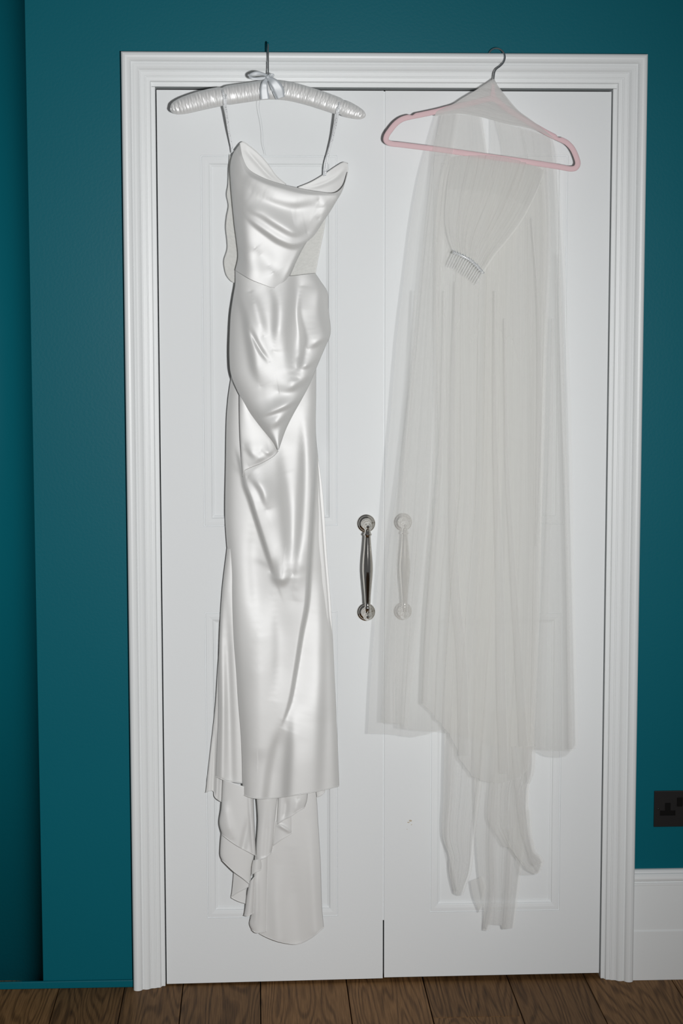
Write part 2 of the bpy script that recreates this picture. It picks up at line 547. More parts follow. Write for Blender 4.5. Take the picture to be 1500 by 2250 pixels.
# doors -------------------------------------------------------------
def door(name, x0, x1, zb0, zb1, panels, label):
    """slab with sunk panels; zb0/zb1 bottom height at the two sides"""
    root = tag(empty(name, (0.5 * (x0 + x1), 0.02, 0)), label, kind='structure')
    T = 0.04
    D = 0.0012      # door face sits just behind the wall line
    xs0, xs1 = panels[0][0], panels[0][1]
    bm = bmesh.new()
    def pc(a, b_, c, d_, e=None, g=None):
        # a,b x ; c,d z (bottom may slope: e at a, g at b)
        e = c if e is None else e; g = c if g is None else g
        vs = [bm.verts.new(p) for p in ((a, D, e), (b_, D, g), (b_, D, d_), (a, D, d_), (a, D + T, e), (b_, D + T, g), (b_, D + T, d_), (a, D + T, d_))]
        for q in ((0, 1, 2, 3), (7, 6, 5, 4), (0, 4, 5, 1), (1, 5, 6, 2), (2, 6, 7, 3), (3, 7, 4, 0)): bm.faces.new([vs[i] for i in q])
    sl = (zb1 - zb0) / (x1 - x0)
    zz = lambda x: zb0 + sl * (x - x0)
    pc(x0, xs0, 0, ZT, zz(x0), zz(xs0)); pc(xs1, x1, 0, ZT, zz(xs1), zz(x1))
    ps = sorted(panels, key=lambda p: p[2])
    pc(xs0, xs1, 0, ps[0][2], zz(xs0), zz(xs1))
    for lo, hi in zip(ps[:-1], ps[1:]): pc(xs0, xs1, lo[3], hi[2])
    pc(xs0, xs1, ps[-1][3], ZT)
    bmesh.ops.remove_doubles(bm, verts=bm.verts[:], dist=1e-6)
    bmobj('leaf', bm, M['white'], root)
    # moulding profile: inset, depth behind face
    mp = [(0, .000), (.0006, .0022), (.0020, .0022), (.0028, .0004), (.010, .0002), (.0165, .0012), (.0185, .0022), (.0190, .0045), (.0215, .0058), (.0240, .0068), (.0245, .0095)]
    for (a, b_, c, d_) in panels:
        v, f = [], []
        for t, dd in mp:
            v += [(a + t, D + dd, c + t), (b_ - t, D + dd, c + t), (b_ - t, D + dd, d_ - t), (a + t, D + dd, d_ - t)]
        n = len(mp)
        for i in range(n - 1):
            for j in range(4):
                k = (j + 1) % 4
                f.append((4 * i + j, 4 * i + k, 4 * (i + 1) + k, 4 * (i + 1) + j))
        # back closing ring
        base = len(v)
        v += [(a, D + .02, c), (b_, D + .02, c), (b_, D + .02, d_), (a, D + .02, d_)]
        for j in range(4):
            k = (j + 1) % 4
            f.append((j, base + j, base + k, k))
        bm2 = bmesh.new(); bm2.from_mesh(pymesh('m', v, f))
        bmobj('panel_moulding', bm2, M['white'], root)
        bm2 = bmesh.new(); t = .0235
        box(bm2, a + t, b_ - t, D + .0080, D + .0195, c + t, d_ - t)
        bmobj('panel', bm2, M['white'], root)
    return root


def zpx(px, py, d=0.0): return U(px, py, d).z
def xpx(px, py, d=0.0): return U(px, py, d).x
XM = xpx(843.5, 1100)
L = [(xpx(443, 700), xpx(741, 700), zpx(447, 1157), zpx(445, 341)), (xpx(453, 1700), xpx(741, 1700), zpx(456, 2018), zpx(450, 1346))]
L = [(0.5 * (L[0][0] + L[1][0]), 0.5 * (L[0][1] + L[1][1]), a[2], a[3]) for a in L]
Rr = [(xpx(945, 1700), xpx(1232, 1700), zpx(945, 2005), zpx(1235, 1346)), (0, 0, zpx(1235, 1152), zpx(1240, 341))]
Rr = [(Rr[0][0], Rr[0][1], a[2], a[3]) for a in Rr]
d1 = door('door_1', XL, XM - 0.0016, 0.004, 0.0085, L, 'left white panelled cupboard door behind the satin dress')
d2 = door('door_2', XM + 0.0016, XR, 0.0105, 0.0125, Rr, 'right white panelled cupboard door behind the veil')
bm = bmesh.new(); box(bm, XM - 0.02, XM + 0.02, 0.006, 0.034, zpx(843, 2023), ZT - 0.001)
# rebated meeting strip seen in the joint, stops short of the floor
bm.free()
bm = bmesh.new(); box(bm, XM - 0.0014, XM + 0.0014, 0.0045, 0.036, zpx(843, 2023), ZT - 0.001); bmobj('meeting_strip', bm, M['white'], d2)
# scuffs of bare wood on the right door
for (px, py, r) in ((901, 1803, 3.2), (897, 1807, 2.0), (904, 1812, 1.4), (894, 1822, 1.0)):
    p = U(px, py, -0.0009)
    n = 9; v = []
    for j in range(n):
        a = 2 * math.pi * j / n; rr = r * 0.001 * (0.6 + 0.6 * random.random())
        v.append((p.x + 1.3 * rr * math.cos(a), -(-0.0009), p.z + 0.7 * rr * math.sin(a)))
    v = [(x, 0.0009, z) for x, y, z in v] + [(x, 0.0013, z) for x, y, z in v]
    f = [tuple(range(n))] + [(j, (j + 1) % n, n + (j + 1) % n, n + j) for j in range(n)]
    if 'chip' not in M: M['chip'] = paint('bare_wood_chip', (0.52, 0.44, 0.33), 0.7)
    o = link('paint_chip', pymesh('chip', v, f), M['chip'], d2, False); o['label'] = 'small tan paint chip'


# pull handles
def handle(px, pyt, pyb, parent):
    a = U(px, pyt, 0); b_ = U(px + 1, pyb, 0)
    x = 0.5 * (a.x + b_.x)
    zt, zb = a.z, b_.z
    y0 = 0.0012
    root = empty('pull_handle', (x, y0, zb)); root.parent = parent
    root.matrix_parent_inverse = Matrix.Translation(-Vector(parent.location))
    def lk(o):
        o.parent = root
        o.matrix_parent_inverse = Matrix.Translation(-Vector((x, y0, zb)))
    ros = [(.0, 0), (.0205, 0), (.0208, .002), (.0202, .0035), (.0185, .0042), (.0172, .0043), (.0170, .0052), (.0150, .0062), (.0120, .0068), (.0115, .0085), (.0098, .0100),
           (.0076, .0125), (.0066, .018), (.0064, .030), (.0070, .042), (.0088, .050), (.0100, .056), (.0098, .0615), (.0085, .066), (.0060, .0690), (.0052, .0700), (.0050, .0712), (.0040, .0738), (.0022, .0755), (.0, .076)]
    for z in (zt, zb):
        lk(lathe('rosette', ros, (x, y0, z), (0, -1, 0), M['nickel'], None, 36))
    Lh = zt - zb
    k = Lh / 0.197
    bar = [(.0, .006), (.0068, .008), (.0066, .016), (.0075, .019), (.0060, .021), (.0064, .030), (.0072, .045), (.0090, .065), (.0108, .085), (.0118, .100), (.0116, .113), (.0104, .130), (.0086, .148),
           (.0074, .163), (.0068, .172), (.0066, .176), (.0088, .178), (.0092, .180), (.0076, .1815), (.0066, .184), (.0062, .190), (.0, .192)]
    lk(lathe('grip', [(r, h * k) for r, h in bar], (x, y0 - .0590, zb), (0, 0, 1), M['nickel'], None, 32))
    return root
handle(803.5, 1150, 1344.5, d1)
handle(884, 1147, 1342.5, d2)

# wall socket on the right -------------------------------------------
p0 = U(1437, 1738, 0.004); p1 = U(1437.5, 1817, 0.004)
sx, sz0, sz1 = p0.x, p1.z, p0.z
so = tag(empty('wall_socket', (sx + .073, 0, 0.5 * (sz0 + sz1))), 'black double wall socket on the teal wall above the skirting', 'socket')
bm = bmesh.new(); box(bm, sx, sx + .146, -0.0050, -0.0002, sz0, sz1, 0.0012); bmobj('plate', bm, M['black'], so)
M['pit'] = paint('socket_black_plastic', (0.004, 0.004, 0.004), 0.25, spec=0.5)
for k in (0, 1):
    ox = sx + (.0315 if k == 0 else .0315 + .083)
    zc = 0.5 * (sz0 + sz1) - .002
    # raised rim of the pin recess, shaped like an upturned T
    T = [(-.018, -.0135), (.018, -.0135), (.018, -.0015), (.0065, -.0015), (.0065, .0165), (-.0065, .0165), (-.0065, -.0015), (-.018, -.0015)]
    v = [(ox + x, -.0058, zc + z) for x, z in T] + [(ox + x * .9, -.0058, zc + z * .9 - .0002) for x, z in T] + [(ox + x * .88, -.0052, zc + z * .88 - .0002) for x, z in T] + [(ox + x, -.0049, zc + z) for x, z in T]
    n = 8; f = []
    for r_ in range(2):
        for j in range(n): f.append((r_ * n + j, r_ * n + (j + 1) % n, (r_ + 1) * n + (j + 1) % n, (r_ + 1) * n + j))
    for j in range(n): f.append((j, 3 * n + j, 3 * n + (j + 1) % n, (j + 1) % n))
    f.append(tuple(2 * n + j for j in range(n)))
    bm = bmesh.new(); bm.from_mesh(pymesh('t', v, f)); bmobj('pin_recess', bm, M['pit'], so)
    bm = bmesh.new(); xs = sx + (.0525 if k == 0 else .0805); box(bm, xs, xs + .013, -.0085, -.0045, zc + .008, zc + .030, .001); bmobj('switch', bm, M['pit'], so)
    for (sx_, sz_) in ((-.0135 if k == 0 else .0135, .0195),):
        lathe('screw', [(0, 0), (.0028, 0), (.0027, .0008), (.0, .0010)], (sx + (.010 if k == 0 else .136), -.0049, zc + .002), (0, -1, 0), M['black'], so, 14)


# ------------------------------------------------------------------ cloth
def seg_field(X, Y, pts, wl, wr, amp, power=2.0):
    """fold running along a line: height falls off with the distance to either side (wl left of the
    running direction seen in the photo, wr right); amp may be a list along the line"""
    P = catmull([(p[0], p[1]) for p in pts], max(12, 5 * len(pts)))
    n = len(P)
    A = np.interp(np.linspace(0, 1, n), np.linspace(0, 1, len(amp)), amp) if hasattr(amp, '__len__') else None
    if A is None:
        t = np.linspace(0, 1, n)
        A = amp * np.clip(np.minimum(t, 1 - t) / 0.28, 0, 1) ** 0.8
    D_, H_, S_ = [], [], []
    for i in range(n - 1):
        a, b = P[i], P[i + 1]
        d = b - a; L = math.sqrt(max(1e-9, d @ d))
        t = np.clip(((X - a[0]) * d[0] + (Y - a[1]) * d[1]) / (L * L), 0, 1)
        ex_, ey_ = X - (a[0] + t * d[0]), Y - (a[1] + t * d[1])
        D_.append(np.sqrt(ex_ ** 2 + ey_ ** 2))
        H_.append(A[i] * (1 - t) + A[i + 1] * t)
        S_.append((d[0] * (Y - a[1]) - d[1] * (X - a[0])) / L)
    D_, H_, S_ = np.array(D_), np.array(H_), np.array(S_)
    dist = D_.min(0)
    wt = np.exp(-(D_ - dist) / (2.0 + 0.30 * dist))      # neighbours share, so the fold has no seams of its own
    wt /= wt.sum(0)
    H = (wt * H_).sum(0); Sg = (wt * S_).sum(0)
    over = np.sqrt(np.maximum(0.0, dist ** 2 - np.minimum(np.abs(Sg), dist) ** 2))
    wd = np.where(Sg > 0, wr, wl)
    H = np.where(np.isfinite(H), H, 0.0) * (np.exp(-(over / 34.0) ** 2) if power < 0 else 1.0)
    return H * np.exp(-(dist / wd) ** abs(power)), dist, Sg, H


def folds(X, Y, lst):
    Z = np.zeros(X.shape)
    for f in lst:
        if f[0] == 'r':          # ridge/valley
            _, pts, wl, wr, amp = f[:5]
            Z += seg_field(X, Y, pts, wl, wr, amp)[0]
        elif f[0] == 's':        # step: one side stands in front (toward +, the screen-right side when the line runs downward)
            _, pts, wdt, amp = f[:4]
            _, dist, Sg, Hh = seg_field(X, Y, pts, 1, 1, amp, -2.0)
            reach = f[4] if len(f) > 4 else 60.0
            sd = np.clip(-Sg, -dist, dist)
            Z += 1.45 * Hh * 0.5 * (1 + np.tanh(sd / wdt)) * np.exp(-(np.maximum(sd, 0) / reach) ** 2)
    return Z


def coons(top, bottom, left, right, nu, nv, lin=()):
    fn = lambda k, p, n: (linear if k in lin else catmull)(p, n)
    T, B = fn('t', top, nu), fn('b', bottom, nu)
    Lc, Rc = fn('l', left, nv), fn('r', right, nv)
    u = np.linspace(0, 1, nu)[None, :, None]; v = np.linspace(0, 1, nv)[:, None, None]
    P = (1 - v) * T[None] + v * B[None] + (1 - u) * Lc[:, None] + u * Rc[:, None]
    P -= (1 - u) * (1 - v) * T[0] + u * (1 - v) * T[-1] + (1 - u) * v * B[0] + u * v * B[-1]
    return P


def cloth(name, mat, parent, left, right, top=None, bottom=None, nu=60, nv=60, base=30, bulge=0, bpow=2.0, fl=(), edge=0.0, thick=0.0009,
          pleat=None, lin=(), tilt=0.0, noise=0.0, vbase=None, hem=None):
    """sheet traced between a left and a right edge; depth in mm in front of the doors"""
    top = top or [left[0], right[0]]; bottom = bottom or [left[-1], right[-1]]
    P = coons(top, bottom, left, right, nu, nv, lin)
    X, Y = P[..., 0].copy(), P[..., 1].copy()
    u = np.linspace(0, 1, nu)[None, :] * np.ones((nv, 1)); v = np.linspace(0, 1, nv)[:, None] * np.ones((1, nu))
    Z = np.full(X.shape, float(base))
    if vbase is not None:
        Z = np.interp(v, np.linspace(0, 1, len(vbase)), vbase)
    Z += bulge * (1 - np.abs(2 * u - 1) ** bpow) + tilt * (u - 0.5)
    Z += folds(X, Y, fl)
    if edge:
        Z -= edge * (np.exp(-u * 28) + np.exp(-(1 - u) * 28))
    if pleat:
        wx = (X[:, -1] - X[:, 0])[:, None]
        win = np.clip(np.sin(np.pi * np.clip(u, 0, 1)), 0, 1) ** 0.5
        for (k, ax, az, ph, dr) in pleat:
            uw = u + 0.030 * np.sin(2 * np.pi * (2.3 * u + 3 * ph)) + 0.018 * np.sin(2 * np.pi * (5.1 * u + ph + 0.6 * v)) * (1 + 0.4 * v)
            th = 2 * np.pi * (k * uw + ph + dr * v)
            mod = 0.35 + 0.65 * np.sin(np.pi * (1.7 * u + ph + 0.8 * v)) ** 2
            X = X + 0.6 * wx * ax * np.sin(th) * win * mod
            Z = Z + 0.55 * az * np.cos(th + 0.6) * mod
    if noise:
        for q in range(5):
            kx, ky = RNG.normal(0, 0.045, 2); ky *= 0.5
            Z += noise * 0.4 * np.sin(kx * X + ky * Y + RNG.uniform(0, 6.28))
    Z = np.maximum(Z, 2.5)
    W3 = unproj(X, Y, Z * 0.001)
    o = link(name, gridmesh(name, W3), mat, parent)
    if thick:
        m = o.modifiers.new('cloth_thickness', 'SOLIDIFY'); m.thickness = thick; m.offset = 0
    if hem:
        for side in hem:
            line = {'b': W3[-1], 't': W3[0], 'l': W3[:, 0], 'r': W3[:, -1]}[side]
            ln = line[np.linspace(0, len(line) - 1, min(len(line), 70)).astype(int)] + np.array([0, -0.0006, 0])
            vv, ff = tube_pts(ln, 0.0011, 6)
            h = link('rolled_hem', pymesh('rolled_hem', vv, ff), mat, None)
            h.parent = o; h.matrix_parent_inverse = o.matrix_parent_inverse.inverted() @ Matrix.Translation(-Vector(parent.location)) if False else Matrix.Identity(4)
    return o


# ---------------- the satin dress
dress_loc = U(600, 1700, 0.03)
dress = tag(empty('satin_dress', dress_loc), 'ivory satin wedding dress with draped hip and train, hung left on padded hanger', 'dress')
SM = M['satin']

# back of the bodice: gathered mesh
cloth('bodice_mesh_back', M['mesh'], dress,
      left=[(504, 338), (502, 372), (501, 405), (498, 428), (502, 452), (498, 476), (496, 500), (499, 530), (499, 548), (492, 572), (493, 588), (498, 606), (509, 619), (516, 622)],
      right=[(718, 440), (716, 474), (712, 506), (704, 545), (698, 575), (693, 604)],
      top=[(504, 338), (530, 400), (600, 425), (660, 432), (718, 440)], bottom=[(516, 622), (600, 615), (693, 604)],
      nu=90, nv=120, base=14, bulge=8, noise=2.2, thick=0.0006)
# lining seen inside the neckline
cloth('neckline_facing', M['satin_in'], dress,
      left=[(526, 316), (524, 345), (530, 372)], right=[(628, 405), (630, 425)],
      top=[(526, 316), (533, 312), (548, 321), (573, 343), (592, 366), (607, 387), (628, 405)], bottom=[(530, 372), (560, 398), (630, 425)],
      nu=60, nv=30, base=22, bulge=-5, fl=[('r', [(536, 325), (565, 358), (590, 385), (612, 402)], 5, 5, -2.2)], hem='t')
cloth('neckline_facing', M['satin_in'], dress,
      left=[(655, 412), (660, 432)], right=[(764, 359), (764, 378), (752, 418)],
      top=[(655, 412), (684, 400), (713, 383), (738, 366), (755, 357), (764, 359)], bottom=[(660, 432), (710, 435), (752, 418)],
      nu=60, nv=30, base=24, bulge=-5, tilt=8, fl=[('r', [(672, 414), (705, 406), (738, 390), (760, 368)], 5, 5, -2.0)], hem='t')
# cowl bodice
cloth('bodice', SM, dress,
      left=[(527, 316), (512, 338), (506, 362), (507, 400), (511, 450), (516, 500), (520, 530), (523, 565), (517, 594)],
      right=[(763, 378), (758, 400), (748, 420), (732, 450), (716, 474), (699, 503), (680, 522), (661, 553), (644, 589), (632, 616), (626, 630)],
      top=[(527, 316), (533, 345), (545, 370), (573, 388), (607, 401), (660, 414), (700, 421), (737, 423), (754, 408), (763, 378)],
      bottom=[(517, 594), (548, 613), (574, 624), (603, 633), (626, 630)],
      nu=190, nv=210, base=46, bulge=22, bpow=2.6, edge=8,
      fl=[('s', [(533, 450), (553, 466), (574, 476), (608, 498), (644, 516), (674, 512)], 7, [0, 5, 8, 9, 8, 0], 60),
          ('s', [(532, 470), (556, 492), (584, 513), (613, 532), (644, 542), (672, 534), (692, 514)], 4.5, [0, 5, 8, 9, 8, 5, 0], 50),
          ('s', [(552, 424), (590, 438), (640, 452), (702, 444)], 9, [0, 6, 7, 0], 55),
          ('s', [(670, 536), (652, 564), (635, 594), (618, 630)], 8, [0, 6, 7, 6], 40),
          ('s', [(536, 385), (530, 430), (530, 480), (535, 540), (536, 592)], 9, [0, 5, 6, 6, 4], 60),
          ('r', [(524, 345), (540, 382), (575, 402), (620, 416), (670, 428), (738, 432)], 8, 20, [4, 6, 6, 5, 5, 4]),
          ('r', [(560, 545), (585, 575), (600, 600)], 26, 26, -5),
          ('r', [(700, 440), (715, 455), (700, 480)], 12, 12, 3)])
# skirt behind everything, right side and lower front in one panel
cloth('skirt', SM, dress,
      left=[(540, 640), (528, 740), (508, 830), (499, 900), (496, 1024), (495, 1144), (500, 1216), (504, 1264), (505, 1300), (511, 1401), (518, 1477), (524, 1553), (530, 1629), (533, 1746)],
      right=[(690, 640), (694, 760), (694, 860), (694, 960), (709, 1084), (718, 1216), (727, 1330), (733, 1452), (740, 1604), (745, 1727)],
      bottom=[(533, 1746), (554, 1753), (592, 1754), (648, 1747), (699, 1738), (745, 1727)],
      nu=230, nv=520, vbase=[16, 18, 22, 26, 30, 34, 36], bulge=10, bpow=3.0, edge=9, hem='b',
      fl=[('s', [(697, 930), (694, 976), (690, 1072), (680, 1240), (674, 1330), (663, 1389), (650, 1470), (636, 1545), (616, 1600)], 3.0, [-2, -12, -15, -16, -16, -16, -13, -8, 0], 95),
          ('s', [(660, 890), (664, 1000), (660, 1100), (652, 1210), (640, 1320)], 11, [0, 8, 9, 8, 0], 34),
          ('s', [(612, 990), (622, 1080), (630, 1180), (634, 1270)], 12, [-3, -9, -10, 0], 55),
          ('s', [(533, 1046), (537, 1066), (548, 1096), (562, 1140), (576, 1184), (590, 1228), (603, 1266)], 3.2, [8, 13, 14, 13, 11, 8, 0], 70),
          ('s', [(543, 1050), (560, 1062), (574, 1084), (584, 1120)], 6, [0, 7, 7, 0], 40),
          ('s', [(594, 1256), (606, 1274), (620, 1280), (644, 1262)], 7, [0, 8, 8, 0], 50),
          ('s', [(598, 1300), (604, 1380), (604, 1460), (596, 1540)], 12, [0, -4, -4, 0], 60),
          ('s', [(560, 1100), (548, 1200), (552, 1300), (566, 1400)], 14, [0, -5, -5, 0], 60),
          ('s', [(620, 1580), (604, 1630), (592, 1680), (582, 1752)], 10, [0, -6, -8, -8], 70),
          ('s', [(642, 1545), (636, 1620), (632, 1680), (628, 1752)], 10, [0, 6, 8, 8], 60),
          ('s', [(700, 1130), (708, 1280), (710, 1440), (706, 1600), (700, 1740)], 12, [0, -5, -7, -7, -4], 60),
          ('r', [(560, 1320), (566, 1480), (566, 1640)], 24, 30, [0, 4, 3])])
cloth('skirt_back', M['satin_in'], dress,
      left=[(545, 640), (532, 740), (514, 840), (503, 900), (500, 1024), (499, 1144), (504, 1216), (510, 1330), (520, 1450), (530, 1600), (536, 1738)],
      right=[(686, 640), (690, 760), (690, 960), (703, 1084), (713, 1216), (722, 1330), (728, 1452), (735, 1604), (740, 1722)],
      bottom=[(536, 1738), (592, 1746), (648, 1740), (740, 1722)], nu=40, nv=90, base=6, bulge=-2, noise=0.6)
# tail of the drape folded back under the hip
cloth('drape_tail', SM, dress,
      left=[(526, 850), (526, 900), (527, 950), (530, 1010), (533, 1048)],
      right=[(545, 850), (556, 905), (585, 946), (604, 974), (611, 992)],
      bottom=[(533, 1048), (536, 1036), (553, 1027), (575, 1018), (602, 1002), (611, 992)],
      nu=70, nv=90, base=44, bulge=4, edge=4,
      fl=[('s', [(536, 980), (556, 1004), (568, 1012)], 5, [0, 4, 0], 30), ('s', [(572, 992), (590, 998), (606, 990)], 4, [0, 4, 0], 20),
          ('s', [(548, 1026), (570, 1012), (596, 1002)], 5, [0, 4, 0], 16)])
# draped hip
cloth('hip_drape', SM, dress,
      left=[(517, 594), (517, 623), (512, 654), (507, 690), (505, 726), (504, 786), (507, 820), (519, 853), (543, 898), (575, 941), (600, 972), (610, 988)],
      right=[(692, 600), (704, 618), (719, 642), (721, 678), (726, 722), (724, 740), (716, 758), (694, 810), (680, 844), (661, 880), (643, 912), (627, 945), (612, 988)],
      top=[(517, 594), (545, 602), (590, 606), (630, 607), (660, 604), (692, 600)], bottom=[(610, 988), (612, 988)],
      nu=220, nv=310, vbase=[36, 44, 50, 52, 52, 52], bulge=18, bpow=2.8, edge=7,
      fl=[('s', [(520, 632), (524, 655), (536, 690), (546, 750), (558, 815), (572, 850)], 8, [3, 6, 9, 9, 7, 0], 50),
          ('r', [(546, 716), (556, 740), (572, 770), (592, 797)], 6, 5, [0, -4, -5, 0]),
          ('s', [(590, 628), (603, 660), (604, 710), (600, 772)], 12, [3, 9, 10, 0], 36),
          ('s', [(641, 608), (642, 700), (636, 780), (640, 838)], 13, [-9, -12, -12, 0], 60),
          ('s', [(660, 628), (656, 690), (666, 745), (660, 795), (652, 830)], 7, [0, 8, 10, 8, 0], 60),
          ('s', [(676, 768), (695, 758), (716, 748)], 5, [0, 6, 6], 34),
          ('s', [(652, 810), (670, 808), (692, 798)], 4.5, [0, 5, 3], 24),
          ('s', [(612, 862), (640, 856), (672, 838)], 7, [0, 8, 8], 40),
          ('s', [(568, 918), (598, 908), (628, 896), (660, 880)], 4.5, [0, 6, 7, 5], 26),
          ('s', [(586, 946), (606, 934), (632, 914)], 7, [0, 7, 5], 28),
          ('s', [(704, 630), (706, 690), (716, 735)], 7, [-3, -6, -3], 30),
          ('r', [(550, 640), (566, 690), (580, 740)], 12, 14, 4)])
# left side panels of the skirt
cloth('side_panel', SM, dress,
      left=[(499, 1205), (488, 1300), (483, 1389), (480, 1503), (479, 1579), (474, 1706)], right=[(520, 1205), (528, 1400), (545, 1560), (550, 1722)],
      bottom=[(474, 1706), (493, 1714), (520, 1719), (550, 1722)], nu=60, nv=200, base=21, bulge=4, edge=4, hem='b',
      fl=[('r', [(497, 1300), (500, 1450), (505, 1600), (508, 1718)], 10, 10, [0, -4, -4, -3]), ('r', [(490, 1400), (490, 1560), (487, 1708)], 8, 8, [0, 4, 3])])
cloth('side_panel', M['satin_in'], dress,
      left=[(490, 1360), (481, 1440), (473, 1553), (463, 1642), (452, 1741)], right=[(500, 1360), (490, 1560), (492, 1763)],
      bottom=[(452, 1741), (461, 1737), (469, 1738), (472, 1750), (482, 1759), (492, 1763)], nu=50, nv=160, base=12, bulge=3, edge=2, hem='b',
      fl=[('r', [(474, 1600), (470, 1680), (468, 1740)], 5, 5, [0, -5, -5]), ('r', [(480, 1600), (479, 1690), (476, 1755)], 4, 5, [0, 4, 4])])
# train
cloth('train_panel', M['satin_in'], dress,
      left=[(575, 1690), (578, 1800), (580, 1900), (576, 2000), (570, 2051)], right=[(688, 1690), (695, 1750), (699, 1812), (704, 1896), (707, 1992), (711, 2037)],
      bottom=[(570, 2051), (593, 2062), (622, 2071), (653, 2074), (684, 2060), (711, 2037)], nu=70, nv=160, base=13, bulge=7, bpow=3, edge=3, hem='b',
      fl=[('r', [(640, 1860), (645, 1960), (655, 2066)], 24, 24, [0, -5, -6]), ('r', [(610, 1900), (606, 1980), (612, 2064)], 14, 16, [0, 3, 4]), ('r', [(680, 1800), (688, 1930), (694, 2045)], 10, 12, [0, 3, 3])])
cloth('train_panel', M['satin_in'], dress,
      left=[(560, 1880), (556, 1950), (552, 2008), (548, 2030), (553, 2043)], right=[(588, 1880), (586, 1960), (585, 2046)],
      bottom=[(553, 2043), (562, 2049), (585, 2046)], nu=34, nv=70, base=17, bulge=5, edge=4, hem='b',
      fl=[('r', [(562, 1900), (563, 2000), (560, 2046)], 6, 8, 4)])
# ruffles at the opening of the train
RU = dict(thick=0.0008)
cloth('ruffle', M['satin_in'], dress, left=[(489, 1712), (486, 1776), (482, 1808), (488, 1834)], right=[(556, 1735), (558, 1800), (562, 1880)],
      bottom=[(488, 1834), (509, 1850), (531, 1864), (545, 1871), (562, 1880)], nu=60, nv=60, base=26, bulge=6, edge=6, hem='b',
      fl=[('r', [(550, 1790), (540, 1830), (533, 1862)], 8, 6, [0, -5, -7]), ('r', [(492, 1760), (498, 1800), (510, 1845)], 10, 14, 4), ('r', [(548, 1740), (552, 1810), (558, 1876)], 6, 5, [3, 5, 5])], **RU)
cloth('ruffle', M['satin_in'], dress, left=[(487, 1825), (484, 1860), (484, 1880), (488, 1890)], right=[(560, 1868), (553, 1910), (550, 1944)],
      bottom=[(488, 1890), (514, 1915), (534, 1930), (550, 1944)], nu=50, nv=50, base=20, bulge=5, edge=5, hem='b', **RU)
cloth('ruffle', M['satin_in'], dress, left=[(514, 1905), (511, 1945), (508, 1970)], right=[(552, 1925), (551, 1935), (550, 1945)],
      bottom=[(508, 1970), (520, 1962), (535, 1954), (550, 1945)], nu=34, nv=34, base=11, bulge=2, tilt=10, hem='b', **RU)
cloth('ruffle', M['satin_in'], dress, left=[(508, 1966), (508, 1972)], right=[(541, 1950), (540, 1985)],
      bottom=[(508, 1972), (524, 1980), (540, 1985)], nu=24, nv=24, base=6, bulge=2, hem='b', **RU)
cloth('ruffle', M['satin_in'], dress, left=[(548, 1938), (542, 1970), (539, 1995), (536, 2011)], right=[(560, 1925), (558, 1970), (555, 2006)],
      bottom=[(536, 2011), (545, 2012), (555, 2006)], nu=30, nv=50, base=22, bulge=6, edge=4, hem='b', **RU)
cloth('ruffle', M['satin_in'], dress, left=[(562, 1740), (566, 1800), (562, 1870), (563, 1895)], right=[(612, 1740), (605, 1795), (599, 1856), (596, 1872)],
      bottom=[(563, 1895), (574, 1888), (585, 1883), (596, 1872)], nu=46, nv=80, base=22, bulge=9, edge=5, hem='b',
      fl=[('r', [(590, 1760), (586, 1820), (582, 1880)], 7, 8, [0, -4, -4])], **RU)
cloth('ruffle', M['satin_in'], dress, left=[(556, 1890), (553, 1905), (552, 1922)], right=[(572, 1888), (574, 1900), (573, 1911)],
      bottom=[(552, 1922), (562, 1916), (573, 1911)], nu=24, nv=24, base=30, bulge=5, hem='b', **RU)
cloth('ruffle', M['satin_in'], dress, left=[(611, 1738), (610, 1775), (608, 1811)], right=[(676, 1738), (674, 1758), (669, 1774)],
      bottom=[(608, 1811), (625, 1800), (641, 1792), (656, 1781), (669, 1774)], nu=50, nv=40, base=26, bulge=6, edge=4, hem='b',
      fl=[('r', [(628, 1750), (627, 1780), (622, 1804)], 7, 7, -5), ('r', [(655, 1755), (652, 1770), (648, 1786)], 9, 9, 3)], **RU)
cloth('ruffle', M['satin_in'], dress, left=[(604, 1806), (602, 1830), (599, 1858)], right=[(641, 1786), (642, 1810), (641, 1830)],
      top=[(604, 1806), (620, 1796), (641, 1786)], bottom=[(599, 1858), (620, 1843), (641, 1830)], nu=40, nv=40, base=20, bulge=5, edge=3, hem='b',
      fl=[('r', [(609, 1811), (625, 1820), (641, 1830)], 4, 4, 4)], **RU)
cloth('ruffle', M['satin_in'], dress, left=[(694, 1736), (696, 1751)], right=[(716, 1728), (713, 1740)],
      bottom=[(696, 1751), (704, 1748), (713, 1740)], nu=20, nv=16, base=18, bulge=2, hem='b', **RU)


# hanging loops of the dress
def tape(path, wpx, parent, name='hanging_loop', mat=None, twist=0.0, thick=0.0006):
    P = catmull(path, 60)
    t = np.gradient(P[:, :2], axis=0); t /= np.linalg.norm(t, axis=1)[:, None]
    n = np.stack([-t[:, 1], t[:, 0]], -1)
    wv = np.interp(np.linspace(0, 1, 60), np.linspace(0, 1, len(wpx)), wpx) if hasattr(wpx, '__len__') else np.full(60, wpx)
    G = np.zeros((60, 5, 3))
    for j, s in enumerate(np.linspace(-0.5, 0.5, 5)):
        q = P[:, :2] + n * (s * wv)[:, None]
        G[:, j] = unproj(q[:, 0], q[:, 1], (P[:, 2] + twist * s + 1.0 * (0.25 - s * s)) * 0.001)
    o = link(name, gridmesh(name, G), mat or M['tape'], parent)
    m = o.modifiers.new('t', 'SOLIDIFY'); m.thickness = thick; m.offset = 0
    return o
tape([(488, 193, 52), (489, 200, 72), (492, 214, 79), (493, 228, 76), (496, 245, 64), (501, 280, 45), (506, 308, 32), (511, 334, 24)], 5, dress)
tape([(496, 192, 48), (497, 212, 77), (496, 230, 72), (498, 248, 58), (502, 280, 38), (506, 310, 26), (509, 336, 20)], 3.2, dress)
